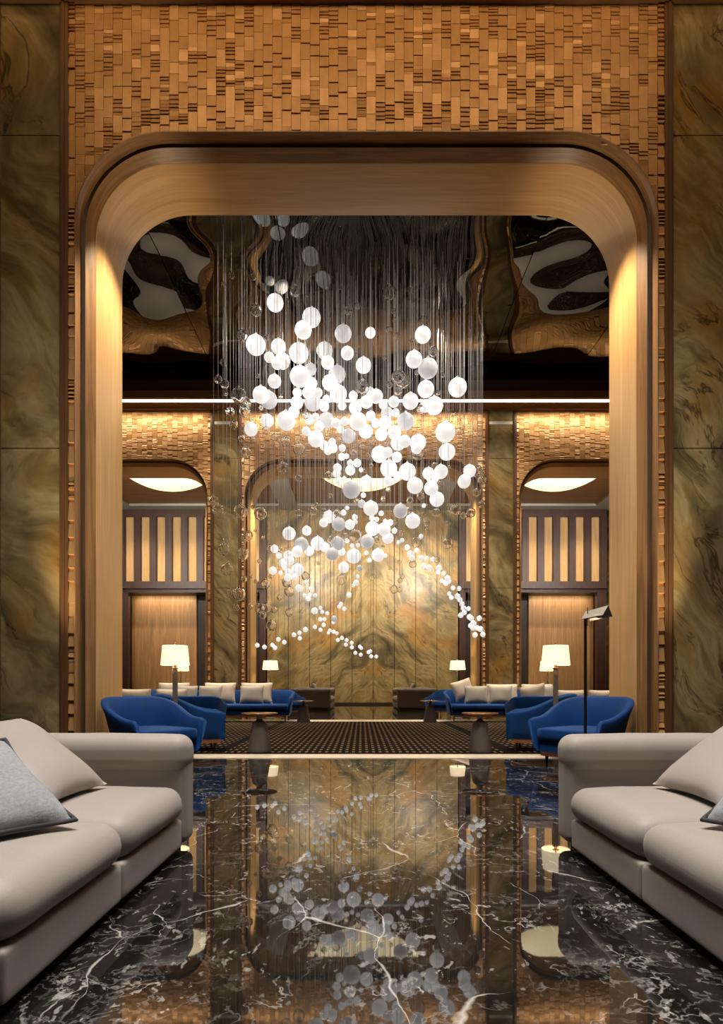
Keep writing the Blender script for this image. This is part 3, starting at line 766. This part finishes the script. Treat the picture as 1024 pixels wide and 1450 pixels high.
# black reading lamp with a folded sheet head
o = tag(empty('reading_lamp', (ax(829, 5.55), 5.55, 0)), 'tall black reading lamp with a folded metal head by the right armchair', 'floor lamp')
MB().lathe([(.13, 0), (.13, .012), (.001, .016)], 32).build('base', MAT['black_metal'], o, smooth=True, angle=40)
MB().rbox(-.011, .011, -.011, .011, .012, 1.555, .002, n=1, seg=1).build('pole', MAT['black_metal'], o)
MB().tube([(.025, .012, 1.49), (.025, .012, 1.66)], .004, 8).build('height_rod', MAT['black_metal'], o)
MB().tube([(-.03, -.005, 1.555), (.16, -.005, 1.585)], .007, 8).build('head_arm', MAT['black_metal'], o)
mb = MB(); t = .004
# roof like folded sheet: ridge runs along x and slightly towards the camera
ridge = [Vector((.02, -.02, 1.655)), Vector((.135, -.11, 1.672))]
ridge = [Vector((.026, .06, 1.632)), Vector((.185, -.06, 1.672))]
eA = [Vector((-.045, -.02, 1.552)), Vector((.105, -.14, 1.577))]
eB = [Vector((.10, .15, 1.555)), Vector((.262, .03, 1.585))]
for e in (eA, eB):
    q = [ridge[0], ridge[1], e[1], e[0]]; dn = Vector((0, 0, -t))
    v = q + [p+dn for p in q]; mb.add(v, [(0,1,2,3), (7,6,5,4), (0,4,5,1), (1,5,6,2), (2,6,7,3), (3,7,4,0)])
mb.build('head', MAT['grey_metal'], o)
MB().tube([ridge[0]*.5+ridge[1]*.5+Vector((0,0,-.05)), ridge[0]*.5+ridge[1]*.5+Vector((.03,.02,-.07))], .02, 12).build('bulb_holder', MAT['brass'], next(c for c in o.children if c.name.startswith('head') and not c.name.startswith('head_')), smooth=True)
li = bpy.data.lights.new('reading_glow', 'SPOT'); li.energy = 12; li.color = (1, .74, .42); li.spot_size = 2.6; li.spot_blend = .6; li.shadow_soft_size = .03
lo = bpy.data.objects.new('bulb', li); COL.objects.link(lo); lo.parent = o; lo.location = (.13, .03, 1.57); lo.rotation_euler = (math.radians(40), math.radians(20), 0)
# ================================================================= the hanging globes
# (x, y, radius) as seen from the photograph's viewpoint; each gets its own depth below
WHITE = '''389.7,428.8,13 441.1,449.7,14.3 429.5,467.2,13.2 486,472.5,13* 524.5,471.2,8 598.8,474,12.3 606.1,521.5,15* 586.3,508.8,12.5 648,548.5,14 603,551,12.5
362.5,488.5,15 394.7,490.8,11.5 381.3,506,7.8 392.5,515,8.5 399.7,511.4,12 388.8,539.8,10.2 369.5,559,12.5 380.8,566.5,12.8* 423.3,500,15 424.9,533,15.5 440,523,9* 459.8,496.3,12.5 464,513,10 477.5,530,13* 467.3,542,11.8 479,557.5,13 492,500,10 440.5,543,9.5 421,556,7 420.6,570,9.5 436,556,8.5 450.5,556,7 443.2,570,12.5* 462.5,565.6,6.2 459,575.5,7.5 484.5,574.7,6.3
514.7,517.3,11.8 500.2,560.2,6.7 519,569,9.5 524,555,7 532.5,561,10.5 581.3,568,12 542.6,573,6.5 557.7,569,8.3 503,577.5,9.3 615,574.5,13.3 601,576.5,8 630.8,612,14.7 633,640,12.3 590,635,8
355.5,608,10 378.3,595.8,9.8 405.2,595.8,14 416,583.5,8.5 438,594,7.4 447,590.5,5.5 462.7,595,11.5* 452,603.7,7.5 476,599.3,7 488,596.7,6.2 482,607.6,5.6 433.7,610.7,6.7 447.4,621.3,12 493.5,617.4,10.7* 459,631,7 470.6,625.7,5.5 471.5,634.5,7 464.5,638,6.2 484.7,634.5,5.3 483.8,646.8,5.4 490.8,646,3.8 496,655.6,4.7 505.8,655.6,6 496,666,7.4 477.7,662.6,6.3 476.8,670.5,6
506.7,596.7,13 518,610.7,10.5 525,588.8,7.2 540,615,9.3 548,585.2,9.3* 546,598.4,9.5 532,599.3,6.6 560.3,584.4,6 558.6,612.5,10 574.4,596.7,12.8* 563.8,627.4,10.8 573,625,9 592,626.5,12 537.5,643.3,12 549,640.6,7.5 562,647.3,7.6 550.6,663.5,12.5 577,668,12.6 624.5,667.9,10.3 607,670.5,9 613,676,9.5 658,680.5,9.2 665,667,9.5 511.3,665.3,3.4
497.8,693,13.3* 519,683,9.7 525.2,719.7,11 512.2,713.4,5.9* 514.7,701.3,3.9 549.4,681.4,7 562.5,673.5,6 587.7,687.7,11.8 567.3,723.6,10.5* 584.5,737.7,11 540,727,3.9 491.6,719.2,3.2 486.4,726,4.3 502.5,732.5,4.3 503.3,739.2,3.3 465.8,732,9 458.4,740.3,6.6 479.8,742.3,10* 495.5,743,7.3 527.5,748.6,10.5 544,749.4,9.8 549.4,762,8.3 552.5,740,4.9 545.5,738,3.3 526.7,733.5,4 533.7,735.3,3.5 558.7,751.5,4.2 520,766.6,10* 501,787.5,10.6 535.3,786,9.4 519,783,3.2 523.3,793.6,3.3 506.9,772,3.2 498.6,772.8,3.3 491.5,766,3.4 478.3,769.7,10* 470.5,784.5,9.2* 483.5,781,6 450,769.7,10 460.3,775,7 576.7,775.2,4 569.7,765,3.2 564.5,768,3 581.4,784.5,5 583.8,790,4 590.3,779.5,3.6 597,790,4 596.3,759.5,3.3 481,681.5,6 487.5,677.5,3.2 546,787,3
610.6,691.3,10.4 618.8,707,10.8 600.3,716,3.2 409.5,755.5,9.6 434.5,751.6,7 427,770.8,10.2* 438,780.5,7 420.8,781.3,8 388.7,777.3,5.9 394.7,786.7,4.4 408.3,786.7,7 411.4,793.7,6 400.5,797,6 404.4,801.5,6 386.4,808.3,5.7 397.3,811.3,3.3 408.3,810.2,5.2 421.6,806.7,9 416.9,817.2,4.5 407.5,818,5.5 434,824.2,3.5 423.4,832.8,5.2 439.8,833.6,3.1 431,843,3 438.8,842.2,3 446.6,843,3 436.4,847.7,3.9 486.9,803.4,8 509.5,804.4,4.4* 506.4,816.4,3 504.4,825,4.2 500.5,829,3 494.5,842.5,4
445.7,865,4.9 454,861,2.8 456.4,866.5,2.8 463.3,868.4,2.8 453.5,877,3 459.5,877,2.9 473.4,876.3,4.6* 472,881.5,2.6 458.4,885,3.1 446,888,3.1 454,892,3 432.6,891.5,3.7 416.4,899,3.3 424.2,896.2,3.1 424.6,904,3.1 467.2,892.7,2.7 465.2,896.2,2.5 472.5,894.6,2.9 477,896.6,2.6 478.5,906.3,2.9 484.2,903.4,2.9 490.8,906.5,2.9 489.8,912.8,2.9 498.2,910.4,2.8 498.4,916.7,2.9 509.8,915.7,2.8 511.7,917.7,2.7 503.3,924.5,2.8 511,927,2.8 521.9,923.5,2.9 524.8,922,2.5 525.8,929.4,2.9 533,929.8,2.7 394.3,905.4,3.2 402.7,909.5,3.2 364.3,913.8,3.3 374.6,916.3,3.3 385.7,913.4,3.1 389.5,917.3,3.3 482.8,855.5,3 480.5,859,2.8 487.7,862.4,3.3
604.4,790.5,3.1 613,792,3.4 599.8,801.6,4.2 608,804,4.4 621.7,804,4.2 620.2,810.3,3.4 628.3,811.9,3.3 633.8,819,4.3 625.6,822.5,3.3 631.4,825.6,4.3 636,823,3.4 641.6,832.5,3.4 650.2,833.4,3.4 636.4,840.8,3.2 639.2,846.3,3.4 647.8,844.4,4.2 651.4,849.4,3.8 654.4,855.3,3.8 656.4,861,3.8 663.4,861.9,3.4 657.5,867.3,3.8 652.5,871.3,3.8 665,873.6,4.2 667.4,875.5,4 678.8,875.6,3.8 670.5,883,4.5 666.5,886,3.7 669.7,889.2,3.9 676,889.2,3.8 680.6,890.8,4.1 672.8,899,3.9 683.8,898.3,3.8 657.3,682.4,9.4'''
GLASS = '''327.9,389.9,5.9 316.4,403.5,4 358.3,392.2,4.8 363,439.3,8.8 417.7,411.4,8.6 482.2,407,3.6 494,439.3,7.3 506.7,432.8,5.2 473.5,471,5.5 551.5,414,10.8 581.6,411.7,4.4 557.5,440.7,4.2 559.3,453.2,4 551.2,467.2,5.6 562.5,475.8,5 599.4,455,8.5 531.5,481.5,7.5 609.5,484.5,4.2 613.4,497.5,7.6 627,531.3,3.6
343,474.5,8.5 316.3,512.4,5.8 308.8,537.1,6.3 318.5,544.1,6.7 320,557.5,3.5 338.3,560.2,11.8 350,570.5,6.5 364.7,532.3,3.4 377,478,5 397.7,561.3,3.7 369.5,577.5,4 451.2,513.5,3.5 563,534,9.5 570,539.3,11.5 513.6,548,10.5 551.8,544.7,5.2 563.6,553.8,6.5 544.3,507,3.4 583,483.4,3.6 504,503.3,4.2 590,527.5,3.8 591.5,491.5,4 592,640.5,11 642,587.3,3.4 651.8,611,5.2 596,580,6.5 620.6,556,4
326,582.8,7 346.2,581.5,8.5 330.7,602,6.4 376.6,610,6 388.9,619.5,5.5 404.7,626,7 423,635.5,9 342.3,621.3,5.5 358,623,4.5 348.5,641.5,8 400.3,661.7,8.3 465.3,673,6 500.5,640.6,4.5 432.8,588,5.5 423,677.5,5.5 512.8,632.7,4.6 527.8,625.7,5.3 522.5,646,5 526,659.6,3 516.4,667,3.2 614.8,658.2,3.6 636,661.7,3 546,629,4
467.8,701.7,4 443,723.6,7.2 447.5,714,3.2 458.8,723.6,4.6 476.7,726.7,5.6 503.3,758.4,9 488.4,760,6 533.7,765,5.5 550,693,4.2 542.8,706.4,4.2 580.6,708.7,5.4 596,702.5,6.2 579,722,6 553.7,726.2,2.9 559.5,739.7,3.9 568,754.8,4.4 590,767.3,7.6 505,709.5,4.6 470,764,6 542.3,773.6,2.5 677,668,8.5 683,680.3,6.4 675.5,697.4,6.2 681.7,714.5,5.4 645.5,722,8.2 636.5,720.5,4.5 667.3,726,6.8 656.4,730,5 618,726,6 634.5,741,3.9 634.5,769.2,7.7 604.4,740.5,5 604.4,751.4,3.2 624.3,685,4.4 598.5,731,5.5
423,726.3,5 432.5,815.6,6 406,824.2,7.2 409.8,837.5,7.6 395.8,846,4 376.3,826.6,7 383.3,816.4,3.2 382,776.5,4.5 398,779,3 451.3,797.7,2.7 484,821,7.4 526.7,818.7,3.5 388,863.4,5 409.6,867.5,5.7 427.5,866,3.1 384.2,886,8.2 354,859,4.7 367.6,861,7.4 377.3,861.4,7.8 372.5,871.8,5.2 619.2,793,4.7 584.5,798.6,5.5 565.8,795.5,3 569.7,816.5,3.5 566.6,822,3.5 558,834.5,6 565.8,835.3,3.8 552,804.8,2.6
302.4,708.5,7.4 309,722,8.4 341,724.5,10.2 358.6,718,3.6 369,727.5,9.5 351.7,758,7 346.2,762.6,5.4 361.6,751.5,2.5 372.7,761,2.8 320.6,765.4,5.2 317,778,8.6 315.6,785.8,3.5 344.6,784.5,9.3 321.7,806.5,9 367.7,795,3.5 345.7,820.5,4.6 353.7,816.4,4 362.3,823.5,3 326.4,840.4,6.3 338.8,841.6,9.4 334.2,860.8,5.3'''
def parse(t):
    out = []
    for q in t.split():
        dim = q.endswith('*'); x, y, r = (float(k) for k in q.rstrip('*').split(','))
        if all(math.hypot(x-a, y-b) > 2.0 for a, b, c, d in out): out.append((x, y, r, dim))
    return out
white, glass = parse(WHITE), parse(GLASS)

# shared meshes: a blown ball with a little drawn-out neck
def ball_profile(n, inner=False, k=1.0, neck=.16):
    pr = []
    for i in range(n+1):
        a = PI*i/n; r = math.sin(a)*k; z = -math.cos(a)*k
        if a > 2.45 and not inner:
            t = (a-2.45)/(PI-2.45); z += neck*t*t; r = max(r*(1-.2*math.sin(PI*t)), .03)
        pr.append((max(r, .0008), z))
    return pr
def ball_mesh(name, mat, seg, n, hollow=0):
    mb = MB(); mb.lathe(ball_profile(n), seg, cap=False)
    if hollow: pass
    o = mb.build(name, mat, None, smooth=True); me = o.data; bpy.data.objects.remove(o)
    if hollow:
        mb = MB(); mb.lathe(ball_profile(n, True, hollow), seg, cap=False)
        # blown glass is never even: the inner wall wobbles
        mb.v = [(x*(1+.02*math.sin(5*z+3*x)), y*(1+.02*math.sin(4*z+6*x)), z+.02*math.sin(6*x+5*y)-.01) for x, y, z in mb.v]
        o = mb.build(name, mat, None, smooth=True); bm = bmesh.new(); bm.from_mesh(o.data)
        bmesh.ops.reverse_faces(bm, faces=bm.faces)
        bm.from_mesh(me); bm.to_mesh(me); bm.free(); bpy.data.objects.remove(o)
        for p in me.polygons: p.use_smooth = True
    return me
GL_W = ball_mesh('opal_globe', MAT['globe_lit'], 28, 20)
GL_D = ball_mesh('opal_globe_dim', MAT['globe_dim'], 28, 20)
GL_G = ball_mesh('glass_bubble', MAT['glass'], 28, 20, .93)
mb = MB(); mb.lathe([(1, 0), (1, 1)], 6); o = mb.build('wire', MAT['wire'], None, smooth=True, angle=40); WIRE = o.data; bpy.data.objects.remove(o)
mb = MB(); mb.lathe([(.5, 0), (1, .15), (1, .8), (.4, 1)], 10); o = mb.build('cap', MAT['off_white'], None, smooth=True, angle=40); CAPM = o.data; bpy.data.objects.remove(o)

ORD = ['first','second','third','fourth','fifth','sixth','seventh','eighth','ninth','tenth','eleventh','twelfth']
BANDS = [(0, 545, 'against the dark mirrored ceiling'), (545, 592, 'level with far light strip'), (592, 650, 'before the upper gold tiles'),
         (650, 700, 'before far central arch top'), (700, 745, 'just above the stone wall top'), (745, 790, 'before the upper stone wall'), (790, 850, 'before the middle stone wall'), (850, 960, 'above the lower stone wall')]
def column(x):
    return ('leftmost edge', 'left side', 'left of centre', 'centre', 'right of centre', 'right side')[0 if x < 360 else 1 if x < 410 else 2 if x < 470 else 3 if x < 530 else 4 if x < 590 else 5]
labels = {}
def ordinal(n):
    return ORD[n-1] if n <= 12 else '%d%s' % (n, 'th' if 10 < n % 100 < 14 else {1: 'st', 2: 'nd', 3: 'rd'}.get(n % 10, 'th'))
def strand(b):
    x, y, r, dim = b
    if r <= 4.6 and x > 575 and y > 770: return 'right'
    if r <= 5 and y > 850 and x >= 440: return 'middle'
    if r <= 4 and y > 885 and x < 440: return 'left'
    return None
cells = {}
for kind, lst in (('w', white), ('g', glass)):
    for i, b in enumerate(lst):
        if kind == 'w' and strand(b): cells.setdefault(('strand', strand(b)), []).append((kind, i, b)); continue
        band = next(k for k, q in enumerate(BANDS) if q[0] <= b[1] < q[1])
        cells.setdefault((kind, band, column(b[0])), []).append((kind, i, b))
for key, items in cells.items():
    if key[0] == 'strand':
        items.sort(key=lambda q: -q[2][1])
        for n, (kind, i, b) in enumerate(items):
            nm = {'right': 'small white globe on right-hand trailing strand', 'middle': 'small white globe on central trailing strand', 'left': 'small white globe on left-hand trailing strand'}[key[1]]
            labels[(kind, i)] = '%s, %s from its lowest end' % (nm, ordinal(n+1))
    else:
        items.sort(key=lambda q: q[2][0])
        w = 'white opal globe' if key[0] == 'w' else 'clear glass bubble'
        for n, (kind, i, b) in enumerate(items):
            big = ('large ' if b[2] > 11 else 'small ' if b[2] < 5 else '') + ('greyish ' if b[3] else '')
            if len(items) == 1: labels[(kind, i)] = '%sonly %s %s, %s' % ('', big+w, BANDS[key[1]][2], key[2])
            else: labels[(kind, i)] = '%s%s %s, %s, %s from left' % (big, w, BANDS[key[1]][2], key[2], ordinal(n+1))
placed = []
def clash(p, r):
    bad = 0.0
    for q, s in placed:
        dxy = math.hypot(p.x-q.x, p.y-q.y); d3 = (p-q).length
        if d3 < (r+s)*1.04: bad += 3*((r+s)*1.04-d3)/min(r, s)
        if q.z > p.z and dxy < s+.012: bad += .6
        if q.z < p.z and dxy < r+.012: bad += .6
    return bad
rr = random.Random(21)
todo = [('w', i, b) for i, b in enumerate(white)] + [('g', i, b) for i, b in enumerate(glass)]
todo.sort(key=lambda q: -q[2][2])
protos = {}
for kind, i, (px, py, rp, dim) in todo:
    best = None
    for k in range(90):
        d = (rr.uniform(10.5, min(14.0, 7.78*F/(HY-py))) if py < 515 else 10.9 + 3.0*(py-390)/540 + rr.uniform(-.55, .55)*(1+k/60)); p = at(px, py, d)
        tilt = math.sqrt(1+((py-HY)/F)**2)**.5
        r = rp*d/F/tilt*.98
        c = clash(p, r)
        if best is None or c < best[0]: best = (c, p, r)
        if c == 0: break
    c, p, r = best; placed.append((p, r))
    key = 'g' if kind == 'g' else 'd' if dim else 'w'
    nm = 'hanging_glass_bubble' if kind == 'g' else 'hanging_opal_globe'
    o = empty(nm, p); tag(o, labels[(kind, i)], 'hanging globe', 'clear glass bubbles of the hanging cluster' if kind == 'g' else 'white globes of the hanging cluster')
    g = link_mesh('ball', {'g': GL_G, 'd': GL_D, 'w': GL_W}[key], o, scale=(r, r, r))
    g.rotation_euler = (rr.uniform(-.1, .1), rr.uniform(-.1, .1), rr.uniform(0, 6.28))
    link_mesh('wire', WIRE, o, loc=(0, 0, r*1.1), scale=(.0034, .0034, CEIL+ripple(p.x, p.y)+.002-p.z-r*1.1))
    if rp > 5: link_mesh('cap', CAPM, o, loc=(0, 0, r*1.08), scale=(r*.11, r*.11, r*.2))
# ================================================================= lamps of the place, added fill lights, camera
def area(name, loc, size, energy, color, rot=(0,0,0), size_y=None, spread=None):
    li = bpy.data.lights.new(name, 'AREA'); li.energy = energy; li.color = color; li.size = size
    if size_y: li.shape = 'RECTANGLE'; li.size_y = size_y
    if spread: li.spread = spread
    o = bpy.data.objects.new(name, li); COL.objects.link(o); o.location = loc; o.rotation_euler = rot; return o
def spot(name, loc, target, energy, color, angle=50, blend=.5, soft=.05):
    li = bpy.data.lights.new(name, 'SPOT'); li.energy = energy; li.color = color; li.spot_size = math.radians(angle); li.spot_blend = blend; li.shadow_soft_size = soft
    o = bpy.data.objects.new(name, li); COL.objects.link(o); o.location = loc
    o.rotation_euler = (Vector(target)-Vector(loc)).to_track_quat('-Z', 'Y').to_euler(); return o
WARM = (1, .72, .42); NEUT = (1, .90, .80)
# front lounge: soft ceiling light above the sofas, wall washers on the tiles
area('ceiling_wash', (0, 2.3, 9.1), 5, 545, (1, .95, .89), size_y=3, spread=math.radians(110))
area('tile_washer', (0, 4.7, 9.0), 7.5, 82, (1, .69, .38), (math.radians(52), 0, 0), .25)
for s in (-1, 1):
    spot('floor_uplight', (s*3.30, 6.15, .12), (s*3.27, 6.78, 3.4), 800, (1, .84, .60), 26, .9)
    for y in (10.2, 13.8): spot('cluster_fill', (s*4.2, y, 9.0), (s*.3, 12.4, 7.2), 330, (1, .93, .84), 60, 1, .05)  # fill spots added to lift the wires and upper glass
# middle room
for x in (-7.5, -4.6, -1.6, 1.6, 4.6, 7.5):
    for y in (9.6, 13.6): spot('mid_room_fill', (x, y, 9.0), (x, y, 0), 420, (1, .86, .70), 105, 1, .05)  # fill added to light the middle room, without fittings
for c in (-BAY, 0, BAY): area('tile_washer_rear', (c, Y2A-.32, 8.36), 6.6, 75, (1, .84, .64), (math.radians(12), 0, 0), .08)
# downlights in the arch soffits grazing the reveals
for s in (-1, 1):
    spot('soffit_downlight', (s*2.35, 7.35, 6.9), (s*3.12, 7.3, 2.2), 760, (1, .80, .54), 75, .8)
    for c in (-BAY, 0, BAY): spot('soffit_downlight_rear', (c+s*2.35, 17.2, 6.9), (c+s*3.12, 17.1, 2.2), 950, (1, .78, .50), 75, .8)
# far lounge
for x in (-3.6, -1.2, 1.2, 3.6): spot('wall_washer', (x, YF-2.9, HF-.1), (x, YF, 3.6), 1500, (1, .85, .60), 90, 1, .12)
for s in (-1, 1):
    spot('pillar_fill', (s*3.76, Y2A-1.6, 9.0), (s*3.76, Y2A, 4.5), 560, (1, .88, .72), 62, 1, .1)  # added fill that brightens the stone pilasters
    spot('sofa_downlight', (s*3.3, 14.6, 9.0), (s*3.3, 15.9, .5), 1900, (1, .88, .72), 46, 1, .05)
    spot('sofa_downlight', (s*3.6, 11.9, 9.0), (s*3.6, 11.2, .5), 1100, (1, .88, .72), 40, 1, .05)
    spot('lounge_fill', (s*2.1, 23.6, HF-.1), (s*2.1, 24.4, .5), 1500, (1, .88, .72), 50, 1, .05)  # fill spot added because the far sofas were too dark
    spot('rug_fill', (s*7.5, 27.2, HF-.1), (s*7.5, 27.4, 0), 1600, (1, .93, .84), 50, 1, .05)  # added fill so the rug reads paler in the mirror ceiling
    area('recess_fill', (s*9.9, YF+.5, 5.38), 2.8, 36, (1, .80, .54), (math.radians(14), 0, 0), .3)  # area fill added to brighten the wood inside the recess
    for x in (6.2, 8.4, 10.6): spot('screen_washer', (s*x, YF-2.6, HF-.1), (s*x, YF+.6, 3.0), 620, (1, .80, .54), 80, 1, .12)
    spot('margin_fill', (s*3.5, Y2B+.4, 7.7), (s*3.5, 24, HF), 2400, (1, .93, .84), 110, 1, .1)  # no cove here: added uplights brighten the grey ceiling margins
    spot('margin_fill', (s*11.0, Y2B+.4, 7.7), (s*11.0, 26, HF), 2400, (1, .93, .84), 110, 1, .1)
w = bpy.data.worlds.new('room_air'); S.world = w; w.use_nodes = True
w.node_tree.nodes['Background'].inputs[0].default_value = (1, .86, .7, 1); w.node_tree.nodes['Background'].inputs[1].default_value = .02

cam = bpy.data.cameras.new('camera'); co = bpy.data.objects.new('camera', cam); COL.objects.link(co)
co.location = (CX, 0, CZ); co.rotation_euler = (PI/2, 0, 0)
cam.sensor_fit = 'HORIZONTAL'; cam.sensor_width = 36; cam.lens = F/1024*36; cam.shift_y = (HY-725)/1024; cam.clip_end = 200
S.camera = co
S.view_settings.view_transform = 'Standard'; S.view_settings.look = 'None'; S.view_settings.exposure = 0.0; S.view_settings.gamma = 1.0; S.view_settings.use_curve_mapping = False
try:
    c = S.cycles; c.use_denoising = True; c.max_bounces = 10; c.diffuse_bounces = 3; c.glossy_bounces = 5; c.transmission_bounces = 8; c.transparent_max_bounces = 8
    c.caustics_reflective = False; c.caustics_refractive = False; c.sample_clamp_indirect = 6; c.use_light_tree = True
except Exception as e: print(e)
